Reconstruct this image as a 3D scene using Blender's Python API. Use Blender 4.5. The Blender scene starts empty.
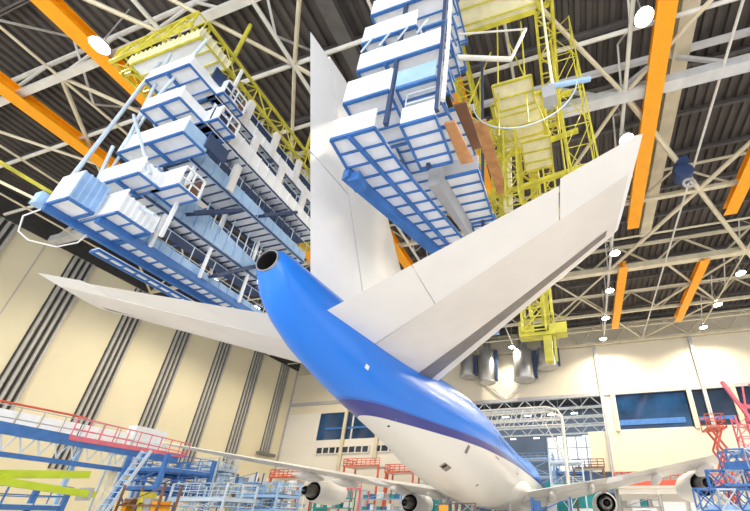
import bpy, math, random
from mathutils import Vector, Matrix
random.seed(7)
C = bpy.context.scene.collection
R = math.radians
# ------------------------------------------------------------ camera, world, light
YAW, PITCH, ROLL = R(16.245), R(26.504), R(0.8)
FPX, PPX, PPY = 372.9, 468.7, 334.9
cam_d = bpy.data.cameras.new('camera'); cam = bpy.data.objects.new('camera', cam_d); C.objects.link(cam)
fw = Vector((-math.sin(YAW)*math.cos(PITCH), math.cos(YAW)*math.cos(PITCH), math.sin(PITCH)))
rt = Vector((math.cos(YAW), math.sin(YAW), 0)); up = rt.cross(fw)
c_, s_ = math.cos(ROLL), math.sin(ROLL)
rt2 = rt*c_ + up*s_; up2 = up*c_ - rt*s_
m = Matrix((rt2, up2, -fw)).transposed().to_4x4(); m.translation = Vector((8.81, -7.6, 1.5))
cam.matrix_world = m
cam_d.sensor_width = 36; cam_d.sensor_fit = 'HORIZONTAL'; cam_d.lens = FPX/750*36
cam_d.shift_x = (375-PPX)/750; cam_d.shift_y = (PPY-255.5)/750
cam_d.clip_end = 500
sc = bpy.context.scene; sc.camera = cam
w = bpy.data.worlds.new('world'); sc.world = w; w.use_nodes = True
w.node_tree.nodes['Background'].inputs[0].default_value = (0.93, 0.96, 1.0, 1)   # pale sky fill entering where the back and right walls are left out
w.node_tree.nodes['Background'].inputs[1].default_value = .8
def area(name, loc, rot, sx, sy, e, col):
    l = bpy.data.lights.new(name, 'AREA'); l.shape = 'RECTANGLE'; l.size = sx; l.size_y = sy; l.energy = e; l.color = col
    o = bpy.data.objects.new(name, l); o.location = loc; o.rotation_euler = rot; C.objects.link(o); return o
# added fill lights, as if from unseen open doors behind and beside the camera
area('door_fill', (0, -34, 14), (R(100), 0, 0), 90, 26, 17000, (0.95, 0.97, 1.0))
area('side_fill', (60, 20, 15), (R(90), 0, R(90)), 70, 26, 3000, (0.97, 0.97, 1.0))
vs = sc.view_settings; vs.view_transform = 'Standard'; vs.look = 'None'; vs.gamma = 1; vs.use_curve_mapping = False; vs.exposure = 0.26
# ------------------------------------------------------------ materials
def mat(name, col, rough=.5, metal=0, var=.08, scale=1.5, coat=0, emit=None, es=0):
    M = bpy.data.materials.new(name); M.use_nodes = True; nt = M.node_tree; b = nt.nodes['Principled BSDF']
    b.inputs['Roughness'].default_value = rough; b.inputs['Metallic'].default_value = metal
    b.inputs['Coat Weight'].default_value = coat
    if emit: b.inputs['Emission Color'].default_value = (*emit, 1); b.inputs['Emission Strength'].default_value = es
    if var:
        tc = nt.nodes.new('ShaderNodeTexCoord'); n = nt.nodes.new('ShaderNodeTexNoise'); n.inputs['Scale'].default_value = scale; n.inputs['Detail'].default_value = 5
        r = nt.nodes.new('ShaderNodeValToRGB')
        r.color_ramp.elements[0].position = .3; r.color_ramp.elements[1].position = .7
        r.color_ramp.elements[0].color = (*[c*(1-var) for c in col], 1); r.color_ramp.elements[1].color = (*[min(1, c*(1+var*.6)) for c in col], 1)
        nt.links.new(tc.outputs['Object'], n.inputs['Vector']); nt.links.new(n.outputs['Fac'], r.inputs['Fac']); nt.links.new(r.outputs['Color'], b.inputs['Base Color'])
    else: b.inputs['Base Color'].default_value = (*col, 1)
    return M
def stripes(M, axis, period, amt, dark=.9):
    """fine panel lines of the cladding: bump plus slightly darker joint"""
    nt = M.node_tree; b = nt.nodes['Principled BSDF']
    tc = nt.nodes.new('ShaderNodeTexCoord'); wv = nt.nodes.new('ShaderNodeTexWave'); wv.bands_direction = axis
    wv.inputs['Scale'].default_value = .314/period; bp = nt.nodes.new('ShaderNodeBump'); bp.inputs['Strength'].default_value = amt; bp.inputs['Distance'].default_value = .03
    nt.links.new(tc.outputs['Object'], wv.inputs['Vector']); nt.links.new(wv.outputs['Fac'], bp.inputs['Height']); nt.links.new(bp.outputs['Normal'], b.inputs['Normal'])
    return M
W = mat('white_paint', (.84, .83, .82), .35, var=.05, scale=.6)
WF = mat('fin_white', (.84, .83, .83), .38, var=.06, scale=.35)
WE = mat('elevator_white', (.93, .92, .91), .32, var=.04, scale=.5)
GREYB = mat('grey_brown_skin', (.27, .24, .22), .4, .3, var=.2, scale=1.2)
SKIN = mat('stabiliser_skin', (.83, .79, .75), .4, var=.08, scale=.4)
CREAM = stripes(mat('cream_cladding', (.76, .69, .49), .6, var=.05, scale=.15), 'Y', .5, .12)
CREAM2 = mat('cream_wall', (.72, .65, .51), .6, var=.06, scale=.12)
WHITEW = mat('white_wall', (.76, .73, .67), .6, var=.04, scale=.2)
DK = mat('dark_guides', (.055, .052, .05), .5, var=.2)
RIBL = mat('pale_guides', (.46, .45, .42), .5, .1, var=.1)
ROOF = mat('roof_deck_brown_grey', (.105, .092, .085), .55, .3, var=.25, scale=.25)
PUR = mat('purlin_grey', (.16, .15, .145), .5, .3, var=.15)
STL = mat('roof_steel_pale', (.72, .70, .64), .45, .1, var=.15, scale=.8)
STW = mat('roof_steel_warm', (.68, .61, .44), .45, .1, var=.15, scale=.8)
STD = mat('roof_steel_grey', (.60, .60, .60), .45, .1, var=.15, scale=.8)
ORG = mat('orange_rail', (.95, .38, .004), .45, var=.06)
YEL = mat('yellow_steel', (.62, .56, .06), .45, var=.25, scale=2)
YELP = mat('pale_yellow_panel', (.88, .84, .58), .5, var=.12, scale=2)
BLU = mat('dock_blue', (.045, .17, .48), .45, var=.18, scale=2)
LBL = mat('dock_light_blue', (.36, .56, .84), .45, var=.12, scale=2)
DWH = mat('dock_white_panel', (.90, .93, .97), .45, var=.06, scale=2)
DKB = mat('dark_blue_steel', (.03, .06, .15), .5, var=.15)
RAILW = mat('pale_rail', (.62, .72, .82), .4, .2, var=.1)
WOOD = mat('plywood_soffit', (.62, .30, .12), .6, var=.2, scale=3)
GRY = mat('grey_panel', (.42, .42, .43), .5, var=.1)
RED = mat('red_steel', (.66, .11, .06), .45, var=.15)
PNK = mat('pink_red_steel', (.78, .17, .22), .45, var=.15)
LIM = mat('lime_boom', (.50, .62, .03), .4, var=.1)
TEAL = mat('teal_panel', (.02, .32, .36), .5, var=.2)
BLK = mat('black', (.006, .006, .007), .8, var=0)
CHR = mat('bare_metal', (.45, .45, .46), .28, .9, var=.1)
HOT = mat('hot_section_metal', (.16, .155, .15), .35, .8, var=.2)
DUC = mat('galvanised_duct', (.55, .55, .55), .3, .8, var=.25, scale=.5)
DUCD = mat('dark_grey_plate', (.16, .16, .16), .5, var=.2)
GLS = mat('blue_glazing', (.015, .06, .16), .08, .0, var=.6, scale=.25, coat=.6)
GLD = mat('dark_glazing', (.02, .035, .07), .1, 0, var=.4, scale=.3, coat=.5)
LAMP = mat('lamp_glow', (1, .95, .85), .5, var=0, emit=(1, .9, .72), es=60)
FLUO = mat('tube_lamp', (1, 1, 1), .5, var=0, emit=(.85, .93, 1), es=5)
FLR = mat('floor_paint', (.76, .75, .73), .25, var=.08, scale=.2)
RUB = mat('rubber', (.03, .03, .03), .8, var=0)
BRN = mat('brown_frame', (.22, .10, .05), .6, var=.2)
PAL = {'white': DWH, 'blue': BLU, 'light blue': LBL, 'teal': TEAL, 'red': RED, 'yellow': YEL, 'orange': ORG, 'grey': GRY, 'black': BLK, 'brown': BRN}
# fuselage livery: blue above a navy band above white, the band sweeping down to the tail
def livery():
    M = bpy.data.materials.new('fuselage_livery'); M.use_nodes = True; nt = M.node_tree; b = nt.nodes['Principled BSDF']; L = nt.links.new
    b.inputs['Roughness'].default_value = .3; b.inputs['Coat Weight'].default_value = .2; b.inputs['Coat Roughness'].default_value = .1
    tc = nt.nodes.new('ShaderNodeTexCoord'); sp = nt.nodes.new('ShaderNodeSeparateXYZ'); L(tc.outputs['Object'], sp.inputs[0])
    mr = nt.nodes.new('ShaderNodeMapRange'); mr.inputs['From Min'].default_value = 0; mr.inputs['From Max'].default_value = 60; L(sp.outputs['Y'], mr.inputs['Value'])
    fc = nt.nodes.new('ShaderNodeFloatCurve'); L(mr.outputs[0], fc.inputs['Value'])
    pts = LIV; cv = fc.mapping.curves[0]
    fc.mapping.use_clip = False
    for i, (y, z) in enumerate(pts):
        if i == 0: cv.points[0].location = (y/60, z/10)
        elif i == len(pts)-1: cv.points[-1].location = (y/60, z/10)
        else: cv.points.new(y/60, z/10)
    fc.mapping.update()
    mu = nt.nodes.new('ShaderNodeMath'); mu.operation = 'MULTIPLY'; mu.inputs[1].default_value = 10; L(fc.outputs[0], mu.inputs[0])
    su = nt.nodes.new('ShaderNodeMath'); su.operation = 'SUBTRACT'; L(sp.outputs['Z'], su.inputs[0]); L(mu.outputs[0], su.inputs[1])
    m2 = nt.nodes.new('ShaderNodeMapRange'); m2.inputs['From Min'].default_value = -1; m2.inputs['From Max'].default_value = 3; L(su.outputs[0], m2.inputs['Value'])
    r = nt.nodes.new('ShaderNodeValToRGB'); r.color_ramp.interpolation = 'CONSTANT'; e = r.color_ramp.elements
    e[0].position = 0; e[0].color = (.80, .78, .74, 1); e[1].position = .25; e[1].color = (.02, .03, .26, 1)
    x = e.new(.25+.42/4); x.color = (.012, .14, .60, 1)
    x = e.new(.25+.50/4); x.color = (.008, .20, .82, 1)
    L(m2.outputs[0], r.inputs[0]); L(r.outputs[0], b.inputs['Base Color'])
    return M
LIV = [(0, 3.2), (4, 4.25), (6, 4.5), (9, 4.62), (14, 4.78), (22, 5.0), (32, 5.35), (60, 5.6)]
LIVM = livery()
# ------------------------------------------------------------ mesh builder
OFF = {}
class MB:
    def __init__(s): s.v = []; s.f = []
    def add(s, vs, fs):
        n = len(s.v); s.v += [Vector(v) for v in vs]; s.f += [tuple(i+n for i in f) for f in fs]; return s
    def box(s, x0, x1, y0, y1, z0, z1):
        return s.add([(x0,y0,z0),(x1,y0,z0),(x1,y1,z0),(x0,y1,z0),(x0,y0,z1),(x1,y0,z1),(x1,y1,z1),(x0,y1,z1)],
                     [(0,3,2,1),(4,5,6,7),(0,1,5,4),(1,2,6,5),(2,3,7,6),(3,0,4,7)])
    def frame(s, p, q, upv=(0,0,1)):
        p, q = Vector(p), Vector(q); d = (q-p).normalized(); u = Vector(upv)
        if abs(d.dot(u)) > .98: u = Vector((0,1,0))
        a = d.cross(u).normalized(); return p, q, a, a.cross(d).normalized()
    def beam(s, p, q, w, h=None):
        h = h or w; p, q, a, b = s.frame(p, q); vs = []
        for e in (p, q):
            for i, j in ((-1,-1),(1,-1),(1,1),(-1,1)): vs.append(e + a*w/2*i + b*h/2*j)
        return s.add(vs, [(0,3,2,1),(4,5,6,7),(0,1,5,4),(1,2,6,5),(2,3,7,6),(3,0,4,7)])
    def tube(s, p, q, r, n=8, r2=None):
        r2 = r if r2 is None else r2; p, q, a, b = s.frame(p, q); vs = []
        for e, rr in ((p, r), (q, r2)):
            for k in range(n):
                t = 2*math.pi*k/n; vs.append(e + a*math.cos(t)*rr + b*math.sin(t)*rr)
        return s.add(vs, [(k, k+n, (k+1) % n+n, (k+1) % n) for k in range(n)] + [tuple(range(n)), tuple(range(2*n-1, n-1, -1))])
    def path(s, pts, r, n=6):
        for a, b in zip(pts, pts[1:]): s.tube(a, b, r, n)
        return s
    def ibeam(s, p, q, w, h, t=.04):
        p, q, a, b = s.frame(p, q)
        for o in (-1, 1): s.beam(p + b*o*(h-t)/2, q + b*o*(h-t)/2, w, t)
        return s.beam(p, q, t, h)
    def rings(s, rs, cap=True):
        n = len(rs[0]); k = len(s.v)
        for r in rs: s.v += [Vector(v) for v in r]
        for i in range(len(rs)-1):
            for j in range(n):
                s.f.append((k+i*n+j, k+i*n+(j+1) % n, k+(i+1)*n+(j+1) % n, k+(i+1)*n+j))
        if cap: s.f.append(tuple(k+j for j in range(n-1, -1, -1))); s.f.append(tuple(k+(len(rs)-1)*n+j for j in range(n)))
        return s
    def lathe(s, prof, c, n=32, axis='y', cap=False):
        rs = []
        for t, r in prof:
            ring = []
            for k in range(n):
                a = 2*math.pi*k/n; u, v = r*math.cos(a), r*math.sin(a)
                ring.append((c[0]+u, c[1]+t, c[2]+v) if axis == 'y' else (c[0]+t, c[1]+u, c[2]+v) if axis == 'x' else (c[0]+u, c[1]+v, c[2]+t))
            rs.append(ring)
        return s.rings(rs, cap)
    def prism(s, poly, z0, z1):
        n = len(poly); return s.add([(x, y, z0) for x, y in poly]+[(x, y, z1) for x, y in poly],
            [tuple(range(n-1, -1, -1)), tuple(range(n, 2*n))]+[(i, (i+1) % n, (i+1) % n+n, i+n) for i in range(n)])
    def build(s, name, mt, parent=None, smooth=False):
        me = bpy.data.meshes.new(name); o = bpy.data.objects.new(name, me)
        if parent is None:
            xs = [v.x for v in s.v]; ys = [v.y for v in s.v]; zs = [v.z for v in s.v]
            off = Vector(((min(xs)+max(xs))/2, (min(ys)+max(ys))/2, min(zs))); o.location = off
        else: off = OFF[parent.name]; o.parent = parent
        OFF[o.name] = off
        me.from_pydata([v-off for v in s.v], [], s.f); me.materials.append(mt); me.validate()
        import bmesh
        bm = bmesh.new(); bm.from_mesh(me); bmesh.ops.recalc_face_normals(bm, faces=bm.faces); bm.to_mesh(me); bm.free()
        if smooth:
            me.shade_smooth(); md = o.modifiers.new('es', 'EDGE_SPLIT'); md.split_angle = R(38)
        C.objects.link(o); return o
def tag(o, label=None, cat=None, group=None, kind=None):
    for k, v in (('label', label), ('category', cat), ('group', group), ('kind', kind)):
        if v: o[k] = v
    return o
def thing(name, loc, label, cat, group=None):
    o = bpy.data.objects.new(name, None); o.location = loc; o.empty_display_size = .3; C.objects.link(o); OFF[o.name] = Vector(loc)
    return tag(o, label, cat, group)
def struct(name, mb, mt, smooth=False): return tag(mb.build(name, mt, None, smooth), kind='structure')
def B(*a): return MB().box(*a)
# ------------------------------------------------------------ the shell
XL, YF, ZR = -52.3, 60.0, 31.4
struct('floor', B(-58, 60, -40, 112, -.3, 0), FLR)
# roof deck: trapezoidal corrugation running away from the camera
rs = MB(); prof = []
x = XL-1
while x < 62:
    prof += [(x, 35.6), (x+.35, 35.6), (x+.45, 35.85), (x+.75, 35.85)]; x += .85
a = [(px, -12, pz) for px, pz in prof]; b = [(px, YF+.5, pz) for px, pz in prof]; n = len(a)
rs.add(a+b+[(px, -12, 36.3) for px, _ in prof]+[(px, YF+.5, 36.3) for px, _ in prof],
       [(i, i+1, n+i+1, n+i) for i in range(n-1)]+[(2*n+i, 3*n+i, 3*n+i+1, 2*n+i+1) for i in range(n-1)])
struct('ceiling', rs, ROOF)
# left wall with vertical guide channels
struct('wall_left', B(XL-.6, XL, -12, YF+.6, 0, 35.6), CREAM)
struct('trim_1', B(XL, XL+.25, -12, YF, 32.2, 35.5), DK)
gz = [0, 4.5, 5.5, 6.5, 7.4, 8.6, 8.6, 13.2]
for i, gy in enumerate((1.2, 9, 16.9, 24.8, 32.5, 40.3, 48.1, 55.8)):
    z0 = gz[i]
    struct('trim_%d' % (10+i*4), B(XL, XL+.06, gy-1.15, gy+1.15, z0, 32.1), DK)
    r_ = MB()
    for k in range(4):
        yy = gy-1.15+.18+k*.64; r_.box(XL+.06, XL+.34, yy, yy+.27, z0, 32.1)
    struct('trim_%d' % (11+i*4), r_, RIBL)
    if i > 3: struct('trim_%d' % (12+i*4), B(XL+.3, XL+1.1, gy-2.2, gy+2.2, z0-.55, z0), DUCD)
struct('trim_3', B(XL, XL+.05, 13.0, 13.06, 0, 32), GRY)
# far wall, built in panels round its windows and the tall opening to the next hall
T = .5
struct('wall_far_1', B(XL, 62, YF, YF+T, 21.9, 35.6), CREAM2)
struct('wall_far_2', B(XL, -44, YF, YF+T, 0, 21.9), WHITEW)
struct('wall_far_3', B(-44, -19, YF, YF+T, 0, 16), WHITEW)
struct('wall_far_4', B(10.6, 62, YF, YF+T, 8.9, 15.4), CREAM2)
struct('wall_far_5', B(14.0, 15.2, YF, YF+T, 15.4, 21.9), STD)
struct('wall_far_6', B(14, 62, YF+3, YF+T+3, 0, 8.9), WHITEW)
struct('trim_4', B(XL, -36, YF-.25, YF, 23.7, 24.4), GRY)
struct('trim_5', B(-20, 62, YF-.3, YF, 21.5, 22.1), GRY)
struct('trim_6', B(XL, XL+.25, YF-.3, YF, 8, 32), GRY)
struct('trim_7', B(XL, 62, YF-.15, YF, 31.0, 31.5), STW)
def window(n, x0, x1, z0, z1, cols, gl=GLS, fr=STW, y=YF, t=.16, rows=1):
    f = MB(); yy = y+.2
    for k in range(cols+1):
        x = x0+(x1-x0)*k/cols; f.box(x-t, x+t, yy-.15, yy+.15, z0, z1)
    for k in range(rows+1):
        z = z0+(z1-z0)*k/rows; f.box(x0, x1, yy-.14, yy+.14, z-t*.7, z+t*.7)
    o = struct('window_%d' % n, f, fr); p = B(x0, x1, yy-.02, yy+.02, z0, z1).build('pane', gl, o); return o
window(1, -44, -19, 16, 21.9, 3, GLS, WHITEW)
window(2, 15.2, 27.1, 15.4, 21.9, 1, GLS)
window(3, 27.1, 40, 15.4, 21.9, 1, GLD)
window(4, 40, 62, 15.4, 21.9, 3, GLD)
window(5, -43, -31, 13.3, 14.6, 8, GLD, WHITEW, YF-.4, .12)
window(6, -30, -20, 13.3, 14.6, 6, GLD, WHITEW, YF-.4, .12)
# light blue sills and lit bays seen through the glazing
for i, (x0, x1, z0, z1) in enumerate(((15.6, 26, 16.2, 17.1), (-42, -30, 18.2, 18.6), (28, 33, 16.4, 17))):
    struct('trim_%d' % (50+i), B(x0, x1, YF-.02, YF+.12, z0, z1), BLU)
# wall columns
for i, (x, z0, z1, w_) in enumerate(((13.7, 0, 31.4, .5), (29.7, 0, 31.4, .5), (45.5, 0, 31.4, .5), (61, 0, 31.4, .5))):
    o = tag(MB().ibeam((x, YF-.3, z0), (x, YF-.3, z1), w_, .5, .08).build('wall_column', STD),
        ['grey steel column on the far wall beside the tall opening', 'grey steel column on the far wall between the wide blue window and the dark one',
         'grey steel column on the far wall behind the pink lift', 'grey steel column far right on the far wall'][i], 'column', 'steel columns of the far wall')
for i, (x, z0, z1) in enumerate(((-37.2, 9, 22), (-29.5, 12, 22), (15.5, 15.2, 22), (27.4, 15.2, 22), (33.8, 15.2, 22))):
    tag(B(x-.35, x+.35, YF-.5, YF-.1, z0, z1).build('window_post', STW),
        ['cream post in front of the left far window, nearer the corner', 'cream post in front of the left far window, beside the fuselage', 'cream post at the left edge of the wide blue window', 'cream post between the wide blue window and the dark window', 'cream post across the dark window behind the pink lift'][i], 'post')
# sloping braces on the upper far wall
tag(MB().tube((6.8, YF-.4, 31), (-3, YF-.4, 22.3), .16).build('wall_brace', STD), 'grey diagonal tube brace on the far wall under the yellow mast', 'brace')
tag(MB().tube((-13, YF-.4, 31), (-3.6, YF-.4, 22.3), .16).build('wall_brace', STD), 'grey diagonal tube brace on the far wall behind the grey ducts', 'brace')
# next hall
struct('wall_next_hall', B(-30, 40, 108, 108.5, 0, 34), mat('next_hall_blue_grey', (.17, .21, .28), .6, var=.2, scale=.1))
struct('wall_next_hall_left', B(-30.5, -30, 60.5, 108, 0, 34), WHITEW)
struct('wall_next_hall_right', B(40, 40.5, 60.5, 108, 0, 34), WHITEW)
struct('ceiling_next_hall', B(-30, 40, 60.5, 108, 33.5, 34), ROOF)
window(7, 0, 22, 14.5, 24, 8, mat('daylit_glass', (.75, .85, .95), .3, var=0, emit=(.8, .9, 1), es=.9), STD, 107.5, .2, 3)
# ------------------------------------------------------------ roof steelwork
def truss(name, p, q, depth, nb, rc, rb, mt, label, cat, group=None, flat=0, mb_mt=None):
    """bottom chord p-q, top chord depth above; braces are parts"""
    p, q = Vector(p), Vector(q); t = thing(name, p.lerp(q, .5), label, cat, group); u = Vector((0, 0, depth))
    MB().beam(p, q, rc*2, rc*2).build('bottom_chord', mt, t)
    MB().tube(p+u, q+u, rc*.75, 6).build('top_chord', mt, t)
    for k in range(nb):
        a = p.lerp(q, k/nb); b = p.lerp(q, (k+1)/nb); mm = p.lerp(q, (k+.5)/nb)+u
        MB().tube(a, mm, rb, 6).build('brace', mb_mt or mt, t); MB().tube(mm, b, rb, 6).build('brace', mb_mt or mt, t)
    return t
truss('roof_girder', (-50, -.2, ZR), (45, -.2, ZR), 3.6, 12, .22, .11, STL, 'pale roof girder nearest the camera, crossing in front of the left orange rails', 'girder', 'cross girders of the roof')
truss('roof_girder', (-50, 12.6, ZR), (60, 12.6, ZR), 3.6, 12, .42, .2, STD, 'deep grey roof girder above the tip of the right stabiliser', 'girder', 'cross girders of the roof')
truss('roof_girder', (-50, 24.4, ZR), (60, 24.4, ZR), 3.6, 13, .2, .12, STW, 'slim roof girder midway along the right orange rail', 'girder', 'cross girders of the roof')
truss('roof_girder', (-50, 36.2, ZR), (60, 36.2, ZR), 3.4, 14, .38, .15, STW, 'warm grey roof girder crossing the lower ends of the orange rails', 'girder', 'cross girders of the roof')
truss('roof_girder', (-50, 48.2, ZR), (60, 48.2, ZR), 3.4, 15, .2, .13, STW, 'slim roof girder, second from the far wall', 'girder', 'cross girders of the roof')
truss('roof_girder', (-50, 59, ZR-.2), (60, 59, ZR-.2), 3.6, 18, .24, .14, STW, 'zigzag roof girder running along the top of the far wall', 'girder', 'cross girders of the roof')
for y, lb in ((3.9, 'single pale roof tube passing behind the fin tip'), (8.2, 'thin pale roof tube above the yellow hoist'), (30.2, 'thin roof tube between the slim girder and the warm grey girder'), (42.2, 'thin roof tube in front of the second lamp row from the far wall'), (54, 'thin roof tube nearest the far wall')):
    tag(MB().tube((-50, y, ZR+.1), (60, y, ZR+.1), .15 if y < 10 else .12, 8).build('roof_tube', STL if y < 10 else STW), lb, 'pipe', 'cross tubes of the roof')
# longitudinal tubes
xs = (-46, -38.4, -26, -15.6, -8.2, -1, 7.2, 15.3, 22, 31, 39)
lbl = ['running along the left wall', 'second from the left wall', 'between the two left orange rails', 'beside the inner left orange rail', 'meeting the node left of the fin tip', 'passing over the fin tip', 'above the yellow mast', 'carrying the row of lamps on the right', 'between the two right orange rails', 'right of the outer orange rail', 'farthest right']
for x, l in zip(xs, lbl):
    r = .16 if x in (15.3, -8.2, -15.6) else .11
    tag(MB().tube((x, -11, ZR-.1), (x, 59.5, ZR-.1), r, 8).build('roof_tube', STL if abs(x) < 25 else STW), 'long roof tube running away from the camera, ' + l, 'pipe', 'long tubes of the roof')
# plan bracing crosses between the tubes
nodes = (-38.4, -26, -15.6, -8.2, -1, 7.2, 15.3, 22, 31, 39)
k = 0
def brace(p, q, r, lb, mt=STW):
    tag(MB().tube(p, q, r, 7).build('roof_brace', mt), lb, 'brace', 'diagonal roof braces')
for (x0, y0, x1, y1, r, lb) in (
    (15.3, 12.6, 23.2, 24.4, .24, 'heavy diagonal roof brace falling right from the grey girder'), (23.2, 24.4, 31, 36.2, .24, 'heavy diagonal roof brace ending at the warm girder on the right'),
    (31, 12.6, 23.2, 24.4, .22, 'heavy diagonal roof brace rising to the right frame edge'), (23.2, 24.4, 15.3, 36.2, .22, 'heavy diagonal roof brace falling left to the row of lamps'),
    (15.3, 12.6, 8.5, 3.9, .16, 'diagonal roof brace up and left of the grey girder node'), (15.3, 12.6, 7.2, 24.4, .16, 'diagonal roof brace behind the tip of the right stabiliser'),
    (15.3, 12.6, 24, 3.9, .16, 'diagonal roof brace beside the top of the right orange rail'),
    (-8.2, 3.9, -1, 12.6, .16, 'diagonal roof brace falling right from the node left of the fin'), (-8.2, 3.9, -15.6, 12.6, .14, 'diagonal roof brace behind the left yellow crane'),
    (-8.2, 3.9, -15.6, -4, .14, 'diagonal roof brace rising left above the left yellow crane'), (-8.2, 3.9, -1, -4, .15, 'diagonal roof brace rising right above the fin tip'),
    (-15.6, -.2, -26, 12.6, .16, 'diagonal roof brace below the bright left lamp'), (-26, -.2, -15.6, 12.6, .16, 'diagonal roof brace crossing the inner left orange rail'),
    (-26, -.2, -38.4, 12.6, .16, 'diagonal roof brace crossing the outer left orange rail'), (-38.4, -.2, -26, 12.6, .14, 'diagonal roof brace left of the blue dock'),
    (-15.6, -.2, -26, -10, .16, 'diagonal roof brace at the upper left frame edge'), (-26, 12.6, -38.4, 24.4, .14, 'diagonal roof brace above the left wall top'),
    (-38.4, 12.6, -50, 24.4, .14, 'diagonal roof brace against the left wall'), (-38.4, 12.6, -26, 24.4, .14, 'diagonal roof brace behind the lowest blue deck'),
    (-15.6, 12.6, -26, 24.4, .14, 'diagonal roof brace seen between the blue decks'),
    (7.2, 36.2, 15.3, 48.2, .14, 'diagonal roof brace under the nearer lamps of the row'), (15.3, 36.2, 7.2, 48.2, .14, 'diagonal roof brace right of the yellow mast'),
    (22, 36.2, 31, 48.2, .16, 'diagonal roof brace between the far orange rails falling right'), (31, 36.2, 22, 48.2, .16, 'diagonal roof brace between the far orange rails falling left'),
    (15.3, 48.2, 22, 59, .14, 'diagonal roof brace near the far wall beside the lamps'), (31, 48.2, 22, 59, .14, 'diagonal roof brace near the far wall on the right'),
    (31, 36.2, 39, 48.2, .16, 'diagonal roof brace by the right frame edge'), (39, 24.4, 31, 36.2, .16, 'diagonal roof brace over the rightmost lamp')):
    brace((x0, y0, ZR), (x1, y1, ZR), r, lb)
# vertical-plane braces between deck and tubes (space frame)
for x in (-26, -8.2, 15.3, 31):
    t = thing('space_frame_strut_row', (x, 20, ZR), {-26: 'zigzag row of roof struts left of the blue dock', -8.2: 'zigzag row of roof struts left of the fin', 15.3: 'zigzag row of roof struts over the lamp row', 31: 'zigzag row of roof struts right of the outer orange rail'}[x], 'struts')
    y = -4
    while y < 56:
        MB().tube((x, y, ZR), (x, y+3, 35.3), .09, 5).build('strut', STL, t); MB().tube((x, y+3, 35.3), (x, y+6, ZR), .09, 5).build('strut', STL, t); y += 6
# purlins under the deck
ORD = ['nearest', 'second', 'third', 'fourth', 'fifth', 'sixth', 'seventh', 'eighth', 'ninth', 'tenth', 'eleventh', 'twelfth', 'thirteenth', 'fourteenth', 'fifteenth', 'farthest']
for k in range(16):
    y = -8+4.4*k
    tag(MB().ibeam((-52, y, 35.3), (60, y, 35.3), .25, .45, .06).build('purlin', PUR), 'dark cross purlin directly under the corrugated roof deck, %s from the far wall' % ORD[15-k], 'purlin', 'dark purlins under the roof deck')
for x, l in ((19.9, 'right of the inner right orange rail'), (-5, 'left of the fin')):
    tag(MB().box(x-.6, x+.6, -10, 34, 34.2, 35).build('roof_duct', STW if x > 0 else PUR), 'long flat pale duct under the roof deck ' + l, 'duct')
# orange crane rails
for x, y0, y1, w_, l in ((17.3, -11, 27.8, .62, 'beside the tip of the right stabiliser'), (16.9, 35, 52.5, .55, 'with its end above the right far wall, left one'),
                     (26.9, -11, 28.2, .62, 'at the right frame edge'), (26.5, 36, 52.5, .55, 'with its end above the right far wall, right one'),
                     (-20.9, -11, 26, .62, 'running behind the bright left lamp'), (-30.8, -11, 14, .62, 'farthest left, below the bright lamp'), (-9.8, 19, 31, .6, 'between the tail cone and the fin root'), (2.9, 5, 20, .6, 'behind the right blue dock')):
    t = thing('crane_rail', (x, (y0+y1)/2, ZR-.6), 'orange overhead crane rail ' + l, 'rail', 'orange crane rails')
    B(x-w_, x+w_, y0, y1, ZR-.7, ZR-.62).build('bottom_flange', ORG, t); B(x-.08, x+.08, y0, y1, ZR-.62, ZR+.2).build('web', ORG, t); B(x-w_*.8, x+w_*.8, y0, y1, ZR+.2, ZR+.28).build('top_flange', ORG, t)
# lamps
def lamp(x, y, z, lb, e=1800, s=.42):
    t = thing('high_bay_lamp', (x, y, z), lb, 'lamp', 'high bay roof lamps')
    MB().lathe([(.62, .1), (.6, .16), (.3, .2), (.25, s*1.05), (0, s*1.15)], (x, y, z), 20, 'z').build('lamp_shade', GRY, t, True)
    MB().lathe([(0, .01), (0, s), (.05, s), (.05, .01)], (x, y, z+.02), 20, 'z').build('lamp_lens', LAMP, t)
    MB().tube((x, y, z+.6), (x, y, 35.5), .05, 6).build('stem', GRY, t)
    l = bpy.data.lights.new('bulb', 'SPOT'); l.energy = e*4; l.spot_size = R(160); l.spot_blend = .5; l.shadow_soft_size = .5; l.color = (1, .88, .68)
    o = bpy.data.objects.new('bulb', l); o.parent = t; o.location = (0, 0, -.1); C.objects.link(o)
for x, y, lb in ((-19.9, -1.1, 'bright roof lamp beside the inner left orange rail'), (-36, -3, 'roof lamp at the left frame edge'), (15.9, 7.2, 'big bright roof lamp at the top, beside the right orange rail'), (15.6, 16, 'roof lamp just above the right stabiliser tip'),
                 (15.6, 31.5, 'nearest of the four small lamps in a row above the far wall'), (15.4, 39.9, 'second of the four small lamps in a row above the far wall'), (15.2, 48, 'third of the four small lamps in a row above the far wall'), (15.1, 55.8, 'last of the four small lamps, touching the far wall top'),
                 (31.4, 39.9, 'small roof lamp nearest the right frame edge'), (30.9, 47.9, 'small roof lamp right of the far orange rail'), (30.8, 55.3, 'small roof lamp at the far wall on the right'),
                 (-36.6, 23.4, 'roof lamp seen through the gap of the lowest blue deck'), (-36.7, 31, 'roof lamp seen above the left stabiliser beside the tail cone'), (-1.1, 55.3, 'roof lamp in front of the grey ducts'), (-36.7, 47, 'roof lamp hidden behind the left stabiliser'), (-20, 40, 'roof lamp behind the tail cone')):
    lamp(x, y, ZR-.9, lb, s=.5)
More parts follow.
